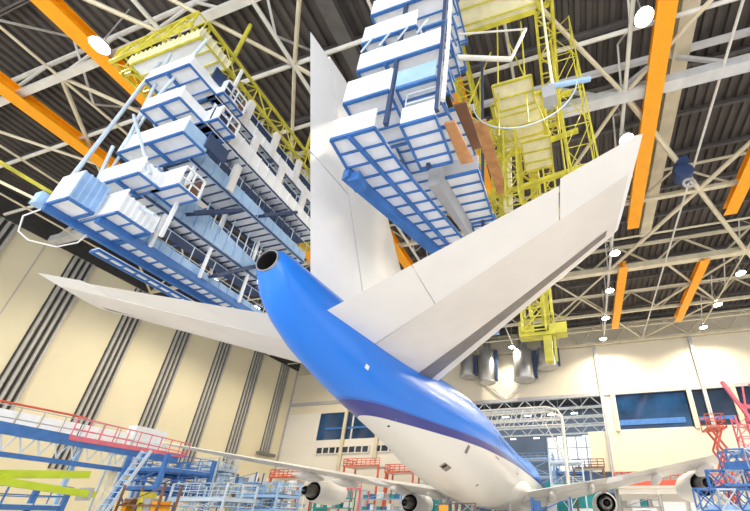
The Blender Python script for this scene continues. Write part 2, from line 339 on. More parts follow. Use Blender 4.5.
# ------------------------------------------------------------ the aircraft (local frame: y forward from the tail tip)
root = bpy.data.objects.new('airliner', None); C.objects.link(root); root.location = (0, 0, 1.0); root.rotation_euler = (0, 0, .01318); OFF['airliner'] = Vector((0, 0, 0))
tag(root, 'large four engined airliner with white belly, blue upper fuselage and white tail', 'airplane')
SEC = [(-.2, 7.78, .40, .40), (-.05, 7.72, .52, .58), (.3, 7.5, .66, .9), (1, 7.25, .80, 1.18), (2, 7.02, .92, 1.42), (4, 6.78, 1.14, 1.72), (6, 6.55, 1.34, 1.92), (8, 6.38, 1.56, 2.1), (10, 6.24, 1.86, 2.3), (12, 6.1, 2.18, 2.55), (14, 5.98, 2.55, 2.85), (18, 5.75, 3.02, 3.28), (23, 5.45, 3.24, 3.5), (28, 5.22, 3.25, 3.5),
       (34, 5.2, 3.25, 3.45), (40, 5.2, 3.25, 3.45), (44, 5.22, 3.25, 3.47), (50, 5.5, 3.25, 3.8), (56, 5.65, 3.22, 3.95), (61, 5.45, 2.9, 3.6), (64.5, 5.1, 2.3, 2.9), (67, 4.7, 1.4, 1.9), (68.3, 4.45, .6, .8), (68.6, 4.4, .05, .06)]
def interp(y):
    for a, b in zip(SEC, SEC[1:]):
        if a[0] <= y <= b[0]:
            i = SEC.index(a); p0 = SEC[max(0, i-1)]; p3 = SEC[min(len(SEC)-1, i+2)]; t = (y-a[0])/(b[0]-a[0]); out = []
            for k in (1, 2, 3):
                d = b[0]-a[0]; m0 = (b[k]-p0[k])/(b[0]-p0[0])*d; m1 = (p3[k]-a[k])/(p3[0]-a[0])*d
                out.append((2*t**3-3*t*t+1)*a[k]+(t**3-2*t*t+t)*m0+(-2*t**3+3*t*t)*b[k]+(t**3-t*t)*m1)
            return out
def ring(y, n=64, sc_=1, dx=0):
    zc, rx, rz = interp(y); return [(rx*sc_*math.cos(2*math.pi*k/n), y, zc+rz*sc_*math.sin(2*math.pi*k/n)) for k in range(n)]
ys = [-.2, -.12, -.05, .1, .3, .6] + [1+k*1.0 for k in range(60)] + [61+k*.5 for k in range(12)] + [67, 67.5, 68, 68.3, 68.5, 68.6]
fz = MB().rings([ring(y) for y in ys], False).build('fuselage', LIVM, root, True)
MB().lathe([(-.2, .37), (.1, .35), (.8, .33)], (0, 0, 7.78), 28).build('exhaust_pipe', BLK, root, True)
MB().lathe([(.8, .33), (.8, .01)], (0, 0, 7.78), 24).build('exhaust_opening', BLK, root)
MB().lathe([(-.18, .405), (-.26, .405), (-.26, .37), (-.18, .37)], (0, 0, 7.78), 28).build('exhaust_rim', CHR, root, True)
# wing to body fairing
fr_ = []
for k in range(25):
    y = 25+k*1.05; t = math.sin(math.pi*k/24)**.5 if 0 < k < 24 else 0.02
    fr_.append([(max(.02, 3.0*t+.25)*math.cos(2*math.pi*j/40)*1.06, y, 3.7+(2.05*t+.05)*math.sin(2*math.pi*j/40)) for j in range(40)])
MB().rings(fr_).build('belly_fairing', W, root, True)
def naca(s, t): return 5*t*(.2969*math.sqrt(max(s, 0))-.126*s-.3516*s*s+.2843*s**3-.1036*s**4)
def foil(stations, f0, f1, vert=False, n=14, th_off=0):
    """stations: (span point le, te, thickness ratio)"""
    rs = []
    for le, te, t in stations:
        le, te = Vector(le), Vector(te); ch = te-le; cl = ch.length; nrm = Vector((1, 0, 0)) if vert else Vector((0, 0, 1)); up_, lo_ = [], []
        for k in range(n+1):
            s = f0+(f1-f0)*(1-math.cos(math.pi*k/n))/2; h = naca(s, t)*cl+th_off
            up_.append(le+ch*s+nrm*h); lo_.append(le+ch*s-nrm*h)
        rs.append(up_+lo_[::-1][0 if f1 < 1 else 1:][:-1 if f0 == 0 else None])
    return MB().rings(rs)
# fin
FR = [((0, 14.2, 7.9), (0, 1.9, 7.9), .11), ((0, 2.35, 19.15), (0, -1.6, 18.75), .09)]
def lerp_st(st, u):
    a, b = st; return (Vector(a[0]).lerp(Vector(b[0]), u), Vector(a[1]).lerp(Vector(b[1]), u), a[2]+(b[2]-a[2])*u)
foil([FR[0], lerp_st(FR, .5), FR[1]], 0, .70, True).build('vertical_fin', WF, root, True)
foil([lerp_st(FR, .06), lerp_st(FR, .50)], .71, 1, True).build('lower_rudder', WF, root, True)
foil([lerp_st(FR, .507), lerp_st(FR, .985)], .71, 1, True).build('upper_rudder', WF, root, True)
foil([((0, 17.5, 8.6), (0, 8, 8.6), .06), ((0, 12.6, 10), (0, 8, 10), .06)], 0, 1, True).build('dorsal_fairing', WF, root, True)
# stabilisers
for s in (1, -1):
    if s == 1: st = [((.5, 12.7, 7.7), (.5, 1.95, 6.94), .085), ((10.75, 2.95, 9.2), (11.1, -.65, 9.3), .08)]
    else: st = [((-.5, 12.7, 7.7), (-.5, 1.95, 6.94), .085), ((-10.9, 1.9, 8.75), (-11.1, -.5, 9.1), .06)]
    sb = foil([st[0], st[1]], 0, .70).build('horizontal_stabiliser', SKIN, root, True)
    ev = [(a, Vector(b)+Vector((0, .28, 0))*(i), t) for i, (a, b, t) in enumerate(st)]
    foil([lerp_st(ev, 0), lerp_st(ev, .36)], .707, 1).build('inboard_elevator', WE, root, True)
    foil([lerp_st(st, .815), st[1]], .70, 1).build('tip_panel', WE, root, True)
    foil([lerp_st(ev, .363), lerp_st(ev, .81)], .707, 1).build('outboard_elevator', WE, root, True)
    # grey-brown strip along the underside near the leading edge, narrower towards the tip
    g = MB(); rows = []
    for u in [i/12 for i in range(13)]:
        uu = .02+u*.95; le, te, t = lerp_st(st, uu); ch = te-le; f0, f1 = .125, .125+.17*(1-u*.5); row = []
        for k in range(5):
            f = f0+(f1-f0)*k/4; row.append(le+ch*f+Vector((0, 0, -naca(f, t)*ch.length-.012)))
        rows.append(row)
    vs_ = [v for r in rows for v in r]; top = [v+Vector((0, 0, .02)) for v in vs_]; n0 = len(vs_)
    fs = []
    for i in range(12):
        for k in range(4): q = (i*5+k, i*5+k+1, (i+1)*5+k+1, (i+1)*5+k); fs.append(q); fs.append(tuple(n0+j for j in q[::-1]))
    MB().add(vs_+top, fs).build('underside_strip', GREYB, sb)
    if s == 1:
        tp = MB().rings([[(10.75+.35*f+dx, 2.95-3.6*f-dx*1.6*(1-f), 9.2+.1*f+h) for f, h in ((0, 0), (.2, .13*k_), (.6, .12*k_), (1, 0), (.6, -.12*k_), (.2, -.13*k_))] for dx, k_ in ((-.08, 1), (.06, .8), (.14, .3))]).build('tip_fairing', WE, root, True)
# access panels and marks on the fuselage
def on_body(y, ang, out=.012):
    zc, rx, rz = interp(y); return Vector(((rx+out)*math.cos(ang), y, zc+(rz+out)*math.sin(ang)))
def patch(y0, y1, a0, a1, name, mt, out=.012):
    g = MB(); n = 5; vs_ = []
    for o in (out, -.03):
        for i in range(n+1):
            for j in range(n+1): vs_.append(on_body(y0+(y1-y0)*i/n, R(a0+(a1-a0)*j/n), o))
    fs = []; w2 = (n+1)
    for i in range(n):
        for j in range(n):
            q = (i*w2+j, i*w2+j+1, (i+1)*w2+j+1, (i+1)*w2+j); fs.append(q); fs.append(tuple(x+w2*w2 for x in q[::-1]))
    return g.add(vs_+vs_ and vs_, fs).build(name, mt, fz)
patch(14.0, 15.1, -67, -58, 'outflow_valve', GREYB)
patch(14.2, 14.5, -66, -59, 'valve_opening', BLK, .02)
patch(15.0, 15.4, -34, -24, 'drain_panel', GREYB)
patch(8.0, 8.15, -72, -68, 'drain_hole', BLK)
patch(20, 20.3, -58, -54, 'antenna_plate', GREYB)
for y0, y1, a0, a1 in ((20.5, 21.6, -14, 21), (29.8, 30.9, -10, 24)):
    for (ya, yb, aa, ab) in ((y0, y0+.05, a0, a1), (y1-.05, y1, a0, a1), (y0, y1, a0, a0+1), (y0, y1, a1-1, a1)):
        patch(ya, yb, aa, ab, 'door_outline', DKB, .01)
for k in range(24):
    y = 22.4+k*.9
    if 29.3 < y < 31.4: continue
    patch(y, y+.26, 14, 20, 'cabin_window', BLK, .01)
for y0 in (8, 16, 24.5):
    patch(y0, y0+.05, -90, 85, 'skin_joint', GRY, .004)
patch(4.5, 4.75, -28, -22, 'access_panel', W, .01); patch(2.2, 2.5, 5, 12, 'access_panel', W, .01)
# wings
def wing_st(s):
    return [((s*2.6, 48.3, 2.75), (s*2.6, 32.6, 2.95), .12), ((s*12.2, 39.8, 4.15), (s*12.2, 30.6, 4.3), .10), ((s*30.6, 23.6, 7.0), (s*30.6, 19.8, 7.05), .08)]
for s in (1, -1):
    st = wing_st(s)
    wg = foil(st, 0, .76).build('wing', W, root, True)
    foil([lerp_st(st[:2], .12), lerp_st(st[:2], .92)], .77, 1).build('inboard_flap', W, root, True)
    foil([lerp_st(st[1:], .04), lerp_st(st[1:], .55)], .77, 1).build('outboard_flap', W, root, True)
    foil([lerp_st(st[1:], .56), lerp_st(st[1:], .97)], .77, 1).build('aileron', W, root, True)
    for x, yt, z in ((6.2, 31.2, 3.1), (10, 30.3, 3.6), (15.5, 28, 4.2), (19, 26.2, 4.7)):
        rs_ = []
        for k in range(11):
            t = k/10; r = .42*math.sin(math.pi*min(1, max(.02, t)))**.6+.02
            rs_.append([(s*x+r*.7*math.cos(2*math.pi*j/12), yt+t*5.5, z-.15-.1*t+r*math.sin(2*math.pi*j/12)) for j in range(12)])
        MB().rings(rs_).build('flap_track_fairing', W, wg, True)
def engine(x, y, z, wz):
    e = MB().lathe([(0, 1.05), (.9, 1.22), (2.4, 1.36), (4.2, 1.35), (5.3, 1.2), (5.55, 1.1), (5.4, 1.02), (4.6, .98), (.4, .98), (0, 1.0), (0, 1.05)], (x, y, z), 40).build('engine_nacelle', W, root, True)
    MB().lathe([(-.02, 1.0), (.5, .97), (.5, .8), (-.02, .8)], (x, y, z), 32).build('fan_duct', BLK, e, True)
    MB().lathe([(4.7, .98), (4.7, .02), (4.5, .02), (4.5, .98)], (x, y, z), 32).build('fan', DKB, e)
    MB().lathe([(.9, .8), (0, .76), (-.8, .62), (-1.5, .46), (-1.5, .40), (-.9, .44), (.5, .5)], (x, y, z), 32).build('core_nozzle', HOT, e, True)
    MB().lathe([(.2, .46), (.2, .02)], (x, y, z), 24).build('core_opening', BLK, e)
    MB().lathe([(-.2, .34), (-1.3, .2), (-2.0, .02)], (x, y, z), 24).build('exhaust_cone', CHR, e, True)
    MB().rings([[(x-.16, y+ya, zz) for ya, zz in ((-1.6, wz-.1), (2.5, wz), (5.2, z+1.2), (1.2, z+1.15), (-.9, z+1.0))], [(x+.16, y+ya, zz) for ya, zz in ((-1.6, wz-.1), (2.5, wz), (5.2, z+1.2), (1.2, z+1.15), (-.9, z+1.0))]]).build('pylon', W, e)
engine(11.5, 39.5, 2.4, 4.0); engine(-11.7, 39.5, 2.4, 4.0); engine(19.7, 33, 3.75, 5.4); engine(-20.9, 32.6, 3.35, 5.5)
for x, y in ((-1.9, 33), (1.9, 33), (-5.5, 36), (5.5, 36), (0, 60)):
    g = MB().tube((x, y, 3), (x, y, -.3), .18, 10).build('landing_gear', GRY, root)
    for dy in ((-.75, .75) if y < 50 else (0,)):
        for dx in (-.55, .55): MB().lathe([(-.2, .3), (-.2, .55), (-.12, .62), (.12, .62), (.2, .55), (.2, .3)], (x+dx, y+dy, -.38), 20, 'x').build('wheel', RUB, g, True)
        MB().tube((x-.5, y+dy, -.38), (x+.5, y+dy, -.38), .12).build('axle', GRY, g)
    if y < 50: MB().tube((x, y-.8, -.38), (x, y+.8, -.38), .14).build('bogie_beam', GRY, g)
# ------------------------------------------------------------ hanging docks
def poly_span(poly, y):
    xs_ = []
    for (x0, y0), (x1, y1) in zip(poly, poly[1:]+poly[:1]):
        if (y0-y)*(y1-y) < 0: xs_.append(x0+(x1-x0)*(y-y0)/(y1-y0))
    xs_.sort(); return list(zip(xs_[::2], xs_[1::2]))
def deck(t, poly, z, step=1.0, panel=DWH, fr=BLU, thick=.1, nlong=1, edge=.08):
    p = MB().prism(poly, z, z+thick).build('deck', panel, t)
    g = MB()
    y0 = min(y for _, y in poly); y1 = max(y for _, y in poly); y = y0+.05
    while y < y1:
        for a, b in poly_span(poly, y): g.beam((a, y, z-.04), (b, y, z-.04), .055, .08)
        y += step
    for a, b in zip(poly, poly[1:]+poly[:1]): g.beam((*a, z-.04), (*b, z-.04), edge, .11)
    g.build('deck_frame', fr, p); return p
def guard(p, a, b, z, h, mt=DWH, ribs=0, th=.06, name='guard_panel'):
    a, b = Vector((*a, z)), Vector((*b, z)); u = Vector((0, 0, h)); g = MB(); d = (b-a).normalized(); nn = Vector((d.y, -d.x, 0))*th/2
    g.add([a-nn, b-nn, b+nn, a+nn, a-nn+u, b-nn+u, b+nn+u, a+nn+u], [(0,3,2,1),(4,5,6,7),(0,1,5,4),(1,2,6,5),(2,3,7,6),(3,0,4,7)])
    if ribs:
        n = int((b-a).length/ribs)
        for k in range(n+1):
            q = a.lerp(b, k/max(1, n)); g.beam(q+nn*2+Vector((0, 0, .03)), q+nn*2+u, .07, .07)
    return g.build(name, mt, p)
def rail(p, pts, z, h=1.1, mt=RAILW, sp=1.2, r=.025, rows=2):
    g = MB()
    for a, b in zip(pts, pts[1:]):
        a, b = Vector((*a, z)), Vector((*b, z)); n = max(1, round((b-a).length/sp))
        for k in range(n+1):
            q = a.lerp(b, k/n); g.tube(q, q+Vector((0, 0, h)), r, 5)
        for k in range(rows): g.tube(a+Vector((0, 0, h*(k+1)/rows)), b+Vector((0, 0, h*(k+1)/rows)), r, 5)
    return g.build('railing', mt, p)
def rect(x0, x1, y0, y1): return [(x0, y0), (x1, y0), (x1, y1), (x0, y1)]
dk = thing('tail_dock', (-9.5, 4, 12.4), 'tall blue and white multi level dock hanging left of the tail fin', 'platform')
# (z, landing x0,x1,y0,y1, walkway x0,x1,y1, inner face height, front height)
LV = [(13.0, -11.2, -8.8, -.4, 1.0, -11.2, -9.9, 9.0, .8, .55, 1.3),
      (15.0, -11.1, -8.4, -.6, .35, -11.0, -9.5, 9.2, 2.0, .7, 1.0),
      (17.5, -11.4, -7.2, -.45, .7, -10.0, -8.2, 9.4, 1.1, .8, 1.1),
      (19.7, -10.4, -7.9, -.9, .45, -9.5, -7.7, 9.6, 1.5, .9, .9),
      (22.3, -11.2, -8.2, -1.1, .5, -9.9, -8.2, 9.8, 1.0, .9, .9)]
for i, (z, x0, x1, y0, y1, wx0, wx1, wy, ih, ih2, fh) in enumerate(LV):
    p = deck(dk, rect(x0, x1, y0, y1), z, .62)
    MB().beam(((x0+x1)/2, y0, z-.07), ((x0+x1)/2, y1, z-.07), .12, .2).build('deck_beam', BLU, p)
    guard(p, (x0, y0), (x1, y0), z, fh, DWH, 0)
    guard(p, (x1, y0), (x1, y1), z, fh*.75, LBL if i == 2 else DWH, .22 if i < 2 else 0)
    rail(p, [(x0, y0), (x0, y1)], z, 1.2)
    q = deck(dk, rect(wx0, wx1, y1+.1, wy), z, .5, fr=DKB if i else BLU, thick=.08)
    g = MB()
    for k in range(14):
        yy = y1+(wy-y1)*k/14; g.beam((wx1+.03, yy, z), (wx1+.03, yy, z-.1+ih+(ih2-ih)*k/14), .05, .05)
    g.add([(wx1, y1, z-.1), (wx1, wy, z-.1), (wx1, wy, z-.1+ih2), (wx1, y1, z-.1+ih), (wx1-.06, y1, z-.1), (wx1-.06, wy, z-.1), (wx1-.06, wy, z-.1+ih2), (wx1-.06, y1, z-.1+ih)],
             [(0,3,2,1),(4,5,6,7),(0,1,5,4),(1,2,6,5),(2,3,7,6),(3,0,4,7)]).build('side_panel', LBL if i < 3 else DWH, q)
    rail(q, [(wx0, y1), (wx0, wy)], z, 1.15)
    rail(q, [(wx1-.12, y1), (wx1-.12, wy)], z, 1.6, RAILW, 1.4)
    if i == 0:
        # narrow nose and lower outrigger of the bottom level
        n_ = deck(dk, rect(-11.2, -9.9, -1.5, -.6), z, .8); guard(n_, (-11.2, -1.5), (-9.9, -1.5), z, 1.5, DWH); guard(n_, (-9.9, -1.5), (-9.9, -.6), z, 1.5, LBL, .18)
        deck(dk, rect(-12.0, -11.5, .8, 6.5), 12.5, .6)
        MB().beam((-9.85, -.4, z-.15), (-9.85, 9, z-.15), .3, .36).build('edge_beam', BLU, n_)
        MB().beam((-11.2, -1.5, z-.16), (-11.2, 9, z-.16), .2, .34).build('edge_beam', BLU, n_)
    # dark inner structure behind the walkway
    MB().box(wx0+.15, wx1-.3, y1+.2, wy-.2, z+1.75, z+1.82).build('soffit', DKB, q)
for z, x0, x1, y0, y1, h in ((15.0, -8.9, -7.3, .35, 1.3, 1.15), (19.7, -8.6, -7.0, .45, 1.5, 1.0), (22.3, -8.8, -7.7, .5, 1.8, 1.1)):
    p = deck(dk, rect(x0, x1, y0, y1), z, .45); guard(p, (x0, y0), (x1, y0), z, h, DWH)
    g = MB(); g.beam((x1, y0, z+h), (x1, y1, z+h), .08).beam((x1, y1, z), (x1, y1, z+h), .08).beam((x1, (y0+y1)/2, z), (x1, (y0+y1)/2, z+h), .06).beam((x1, y0, z+.5), (x1, y1, z+.5), .06); g.build('side_frame', DWH, p)
    B(x0+.1, x1-.15, y1-.1, y1, z+.1, z+h).build('back_panel', BRN, p)
for (x, y) in ((-9.6, 1.6), (-9.6, 4.2), (-9.6, 6.8), (-9.6, 9.0), (-8.4, 1.2)):
    MB().beam((x, y, 12.9), (x, y, 26), .13, .13).build('hanger', DWH, dk)
for z0, z1, y, x in ((17.6, 19.6, 3, -8.2), (19.8, 22.2, 3.2, -7.9), (19.8, 22.2, 5.4, -7.9), (19.8, 22.2, 7.6, -7.9), (22.4, 24.6, 2.4, -8.3), (22.4, 24.6, 4.6, -8.3), (22.4, 24.6, 6.8, -8.3)):
    MB().box(x-.12, x+.12, y-.18, y+.18, z0, z1).build('hanger', W, dk)
for k, (a, b) in enumerate((((-11.1, -.4, 13.1), (-11.1, -.8, 17.4)), ((-11.0, -.5, 17.6), (-10.8, -1, 24.8)), ((-8.0, -.4, 15), (-10.8, -.9, 19.5)), ((-11, -.6, 19.7), (-8.2, -1, 24.8)), ((-7.7, .3, 13.2), (-10.9, .1, 15)))):
    MB().tube(a, b, .07, 6).build('diagonal', RAILW, dk)
for a, b, mt_, q in (((-11.3, -1.3, 14.6), (-12.2, -.7, 25.6), RAILW, .08), ((-11.2, -.4, 14.2), (-12.4, .1, 25.6), RAILW, .06), ((-11.3, -1.5, 13.6), (-11.2, -3.6, 13.5), YEL, .08), ((-11.4, -1.3, 13.1), (-12.0, -3.0, 13.2), YELP, .06), ((-10.9, 1, 14), (-12.6, 6, 25.6), STL, .05), ((-11, 4, 14), (-13, 1, 25.6), STL, .05), ((-11.4, 2, 19), (-13, 7, 25.6), STW, .05)):
    MB().tube(a, b, q, 6).build('guide_tube', mt_, dk)
MB().box(-11.75, -11.3, -1.75, -1.35, 12.9, 13.5).build('corner_bracket', LBL, dk)
# cable loop at the lower corner
pts = [(-11.4, -1.4, 12.9), (-12.3, -1.5, 12.6), (-12.5, -1.3, 12.0), (-12.2, -1.0, 11.7), (-11.6, -.4, 11.7), (-11.3, 0, 12.2), (-11.2, .1, 12.8)]
MB().path(pts, .03).build('cable_loop', W, dk)
for z, x, y in ((15.1, -8.9, 2), (17.6, -8.2, 5), (19.7, -8.6, 2.5), (13.1, -9.4, 4.5), (15.1, -9.2, 6.5)):
    st1 = MB()
    for xx in (x, x+.6): st1.beam((xx, y, z), (xx, y+2.2, z+2.3), .05, .18)
    for j in range(8): st1.box(x, x+.6, y+.1+j*.27, y+.28+j*.27, z+.15+j*.28, z+.19+j*.28)
    st1.build('stair', DKB, dk)
for k in range(14):
    y = 1.5+.55*k
    MB().beam((-8.3, y, 17.6), (-8.3, y, 19.5), .05, .05).build('post', DKB, dk); MB().beam((-9.45, y, 15.9), (-9.45, y, 17.4), .05, .05).build('post', RAILW, dk)
# control cabins: openings on landings
for (x, z, y) in ((-8.15, 23.4, 0), (-7.15, 18.2, .6), (-7.55, 20.3, .5)):
    MB().box(x, x+.1, y-.1, y+1, z-.5, z+.4).build('cabin_opening', DKB, dk)
# lattice between the levels on the far side
for k in range(5):
    y = 2+k*1.6
    MB().tube((-11.0, y, 13.1), (-11.0, y+1.6, 15), .05, 5).build('diagonal', BLU, dk); MB().tube((-10.0, y, 15.2), (-10.0, y+1.6, 17.4), .05, 5).build('diagonal', BLU, dk)
# yellow travelling crane that carries it
def box_truss(t, p, q, w_, h_, n, mt, r=.08, name='truss_beam'):
    p, q = Vector(p), Vector(q); d = (q-p).normalized(); a = d.cross(Vector((0, 0, 1))).normalized()*w_/2; u = Vector((0, 0, h_))
    g = MB(); cs = [a, -a, a+u, -a+u]
    for c in cs: g.beam(p+c, q+c, r*2, r*2)
    for k in range(n+1):
        e = p.lerp(q, k/n)
        for i, j in ((0, 1), (1, 3), (3, 2), (2, 0)): g.tube(e+cs[i], e+cs[j], r*.6, 5)
        if k < n:
            f = p.lerp(q, (k+1)/n); s_i = k % 2
            for i, j in ((0, 2), (1, 3), (0, 1)):
                if s_i: i, j = j, i
                g.tube(e+cs[i], f+cs[j], r*.6, 5)
    return g.build(name, mt, t)
cr = thing('travelling_crane', (-12, 4, 25), 'yellow lattice travelling crane under the roof carrying the left dock', 'crane')
box_truss(cr, (-9.4, -1.1, 25.6), (-9.4, 18, 25.6), .9, 1.3, 15, YEL)
box_truss(cr, (-15.8, -.9, 26), (-9.2, -1.1, 26), .8, 1.2, 6, YEL)
box_truss(cr, (-15.4, -.7, 26), (-15.4, 17, 26), .8, 1.2, 14, YEL)
pt = deck(cr, rect(-14.0, -8.7, -1.1, .6), 25.2, .6, DWH, YEL); guard(pt, (-14, -1.15), (-8.7, -1.15), 25.2, .7, YELP, .35)
p2 = deck(cr, rect(-10.9, -9.8, 1.2, 14), 25.2, .55, YELP, YEL)
guard(pt, (-8.7, -1.1), (-8.7, .6), 25.2, .7, YELP, .3)
deck(cr, rect(-13.4, -11.4, .8, 5), 24.7, 1, LBL, BLU)
for x in (-15.4, -9.4):
    for y in (1, 8, 15): MB().tube((x, y, 26.8), (x, y, ZR), .12, 6).build('hanger', YEL, cr)
# ---- starboard dock
sd = thing('tail_dock', (3.8, 2, 12.4), 'blue and white stacked dock hanging right of the tail fin', 'platform')
P1 = [(1.9, -.9), (3.55, -.9), (3.75, .6), (4.2, 2.5), (4.9, 5.4), (3.5, 5.4), (1.8, .4)]
d1 = deck(sd, P1, 13.0, .55); MB().beam((1.75, .3, 12.8), (3.45, 5.4, 12.8), .34, .5).build('edge_beam', BLU, d1)
MB().beam((2.6, -.9, 12.93), (4.1, 5.4, 12.93), .12, .2).build('deck_beam', BLU, d1); guard(d1, (1.9, -.9), (1.8, .4), 13, .9, DWH); guard(d1, (1.9, -.93), (3.55, -.93), 13, .9, DWH)
MB().box(1.85, 2.3, .35, .9, 12.4, 12.8).build('hinge_box', BLU, d1)
d2 = deck(sd, rect(2.0, 3.8, -.85, 1.2), 15.0, .6); guard(d2, (2.0, -.88), (3.8, -.88), 15, 1.2, DWH, 0); guard(d2, (3.8, -.85), (3.8, .6), 15, 1.3, DWH)
d2b = deck(sd, rect(4.0, 5.5, -.7, .6), 15.2, .42); guard(d2b, (4.0, -.75), (5.5, -.75), 15.2, .9, LBL)
d2c = deck(sd, rect(4.25, 5.5, -.5, 1.3), 13.4, .45); guard(d2c, (4.25, -.52), (5.5, -.52), 13.4, .8, DWH)
MB().prism([(5.62, 0), (6.0, 0), (6.2, 1.7), (5.7, 1.7)], 13.6, 13.7).build('soffit', WOOD, d2c); MB().prism([(5.65, 3.4), (6.3, 3.4), (6.5, 8), (5.9, 8)], 18.5, 18.6).build('soffit', WOOD, d2c); MB().prism([(5.7, .6), (6.2, .6), (6.3, 2.6), (5.9, 2.6)], 15.5, 15.6).build('soffit', BRN, d2c)
MB().prism([(4.3, 1.9), (4.75, 1.9), (5.15, 5.2), (4.95, 5.2)], 13.1, 14.8).build('pillar', GRY, d2c)
d2d = deck(sd, rect(4.7, 6.2, 2.4, 5.2), 14.0, .5); guard(d2d, (4.7, 2.38), (6.2, 2.38), 14.0, .8, GRY); 
d2e = deck(sd, rect(5.0, 6.2, 5.3, 7), 14.4, .5)
d3 = deck(sd, rect(2.2, 5.6, -.8, .9), 17.0, .6); guard(d3, (2.2, -.83), (5.6, -.83), 17, 1.05, DWH); guard(d3, (2.2, -.8), (2.2, .9), 17, 1.05, DWH)
MB().beam((3.4, -.8, 16.93), (3.4, .9, 16.93), .12, .2).build('deck_beam', BLU, d3)
d4 = deck(sd, rect(2.1, 4.5, -.8, 1.6), 19.0, .62); guard(d4, (2.1, -.83), (4.5, -.83), 19, 1.1, DWH); MB().beam((3.0, -.8, 18.93), (3.0, 1.6, 18.93), .12, .2).build('deck_beam', BLU, d4)
d4b = deck(sd, rect(4.8, 5.7, -.8, 1.2), 18.6, .4)
d5 = deck(sd, rect(2.2, 5.6, -.8, 2.4), 21.2, .6); guard(d5, (2.2, -.83), (5.6, -.83), 21.2, 1.1, DWH)
d6 = deck(sd, rect(2.2, 5.6, -.8, 2.4), 23.6, .6); guard(d6, (2.2, -.83), (5.6, -.83), 23.6, 1.1, LBL)
d7 = deck(sd, rect(2.4, 5.6, 1.7, 5.5), 17.2, .6); d8 = deck(sd, rect(2.9, 5.6, 1.2, 5.5), 15.4, .55)
for x, y in ((5.65, -.75), (3.85, -.75), (5.7, 5.2), (4.6, 1.2)): MB().beam((x, y, 13.2), (x, y, 27.6 if y > 0 else 35.6), .14, .14).build('column', DKB, sd)
for k in range(9): 
    z = 14+k*1.3; MB().tube((5.62, -.8, z), (5.62, .8, z+.9), .05, 5).build('diagonal', BLU, sd)
for k in range(4): MB().tube((2.2+k*.8, -.86, 18.2), (2.6+k*.8, -.86, 19), .04, 5).build('diagonal', RAILW, sd)
rail(d2c, [(4.3, -.45), (5.5, -.45)], 14, 1.1)
# white tubular pipe running up the dock edge
MB().path([(5.9, -.9, 13.4), (5.95, -.9, 17), (5.9, -.9, 22), (5.9, -.9, 30)], .08).build('pipe', W, sd)
# ---- starboard yellow crane with telescopic masts
yc = thing('telescopic_crane', (7, 9, 8.5), 'yellow telescopic mast crane hanging behind the right stabiliser', 'crane')
box_truss(yc, (3.6, 3.4, 28.4), (10, 3.4, 28.4), 1.2, 1.4, 6, YEL); box_truss(yc, (3.6, 12, 28.4), (10, 12, 28.4), 1.2, 1.4, 6, YEL)
box_truss(yc, (3.9, 3.4, 28.4), (3.9, 12, 28.4), 1.0, 1.4, 8, YEL); box_truss(yc, (9.7, 3.4, 28.4), (9.7, 12, 28.4), 1.0, 1.4, 8, YEL)
y1 = deck(yc, rect(4.3, 9.3, .8, 2.6), 25.0, .7, YELP, YEL, edge=.2); deck(yc, rect(6.2, 9.0, 5.4, 8.6), 22.8, .8, YELP, YEL, edge=.2)
rail(y1, rect(4.3, 9.3, .8, 2.6), 25, 1.1, YEL)
for x in (4.5, 6.2, 7.6, 9.1): MB().beam((x, 1.5, 25.1), (x, 1.8, 29), .12, .12).build('hanger', YEL, yc)
def lattice_mast(t, x, y, z0, z1, w_, mt, r=.06, bay=1.3, name='mast'):
    g = MB(); cs = [(-w_, -w_), (w_, -w_), (w_, w_), (-w_, w_)]
    for a, b in cs: g.beam((x+a, y+b, z0), (x+a, y+b, z1), r*2, r*2)
    z = z0; k = 0
    while z < z1-.2:
        zn = min(z+bay, z1)
        for i in range(4):
            a, b = cs[i], cs[(i+1) % 4]; g.tube((x+a[0], y+a[1], z), (x+b[0], y+b[1], z), r*.7, 5)
            if (k+i) % 2: a, b = b, a
            g.tube((x+a[0], y+a[1], z), (x+b[0], y+b[1], zn), r*.6, 5)
        z = zn; k += 1
    return g.build(name, mt, t)
lattice_mast(yc, 7.7, 10, 11, 28.4, .55, YEL, .06)
MB().beam((7.9, 10, 8.6), (7.9, 10, 28), .42, .42).build('inner_mast', YEL, yc)
lattice_mast(yc, 5.6, 10.3, 16.5, 28.4, .4, YEL, .055)
MB().beam((5.7, 10.6, 15.6), (5.7, 10.6, 28), .4, .3).build('inner_mast', YEL, yc)
lattice_mast(yc, 8.9, 9.2, 16.5, 28.4, .3, YEL, .05); lattice_mast(yc, 10.6, 6.5, 17, 30.5, .65, YEL, .04, 3.0)
lattice_mast(yc, 6.9, 7.2, 17, 26, .35, YEL, .05)
for (z, x0, x1) in ((21.6, 3.9, 10.8), (18.6, 5.2, 10.6), (25.2, 4, 10.8)):
    MB().beam((x0, 8.2, z), (x1, 7.4, z), .2, .26).build('cross_beam', YEL, yc)
MB().beam((6.4, 8.6, 17.8), (6.5, 8.4, 22.5), .5, .4).build('inner_mast', YELP, yc)
b_ = B(6.5, 8.9, 9.7, 10.3, 10.0, 10.1).build('basket', YEL, yc); B(6.5, 8.9, 9.66, 9.72, 10.0, 10.6).build('basket_panel', YEL, b_); B(7.3, 8.0, 9.6, 9.66, 10.2, 10.45).build('basket_opening', BLK, b_); rail(b_, rect(6.5, 8.9, 9.7, 10.3), 10.1, .8, YEL, .6)
lattice_mast(yc, 7.3, 10.05, 10.2, 16, .6, YEL, .06)
MB().beam((8.25, 10, 8.6), (8.25, 10, 12), .12, .12).build('ladder_rail', YEL, yc)
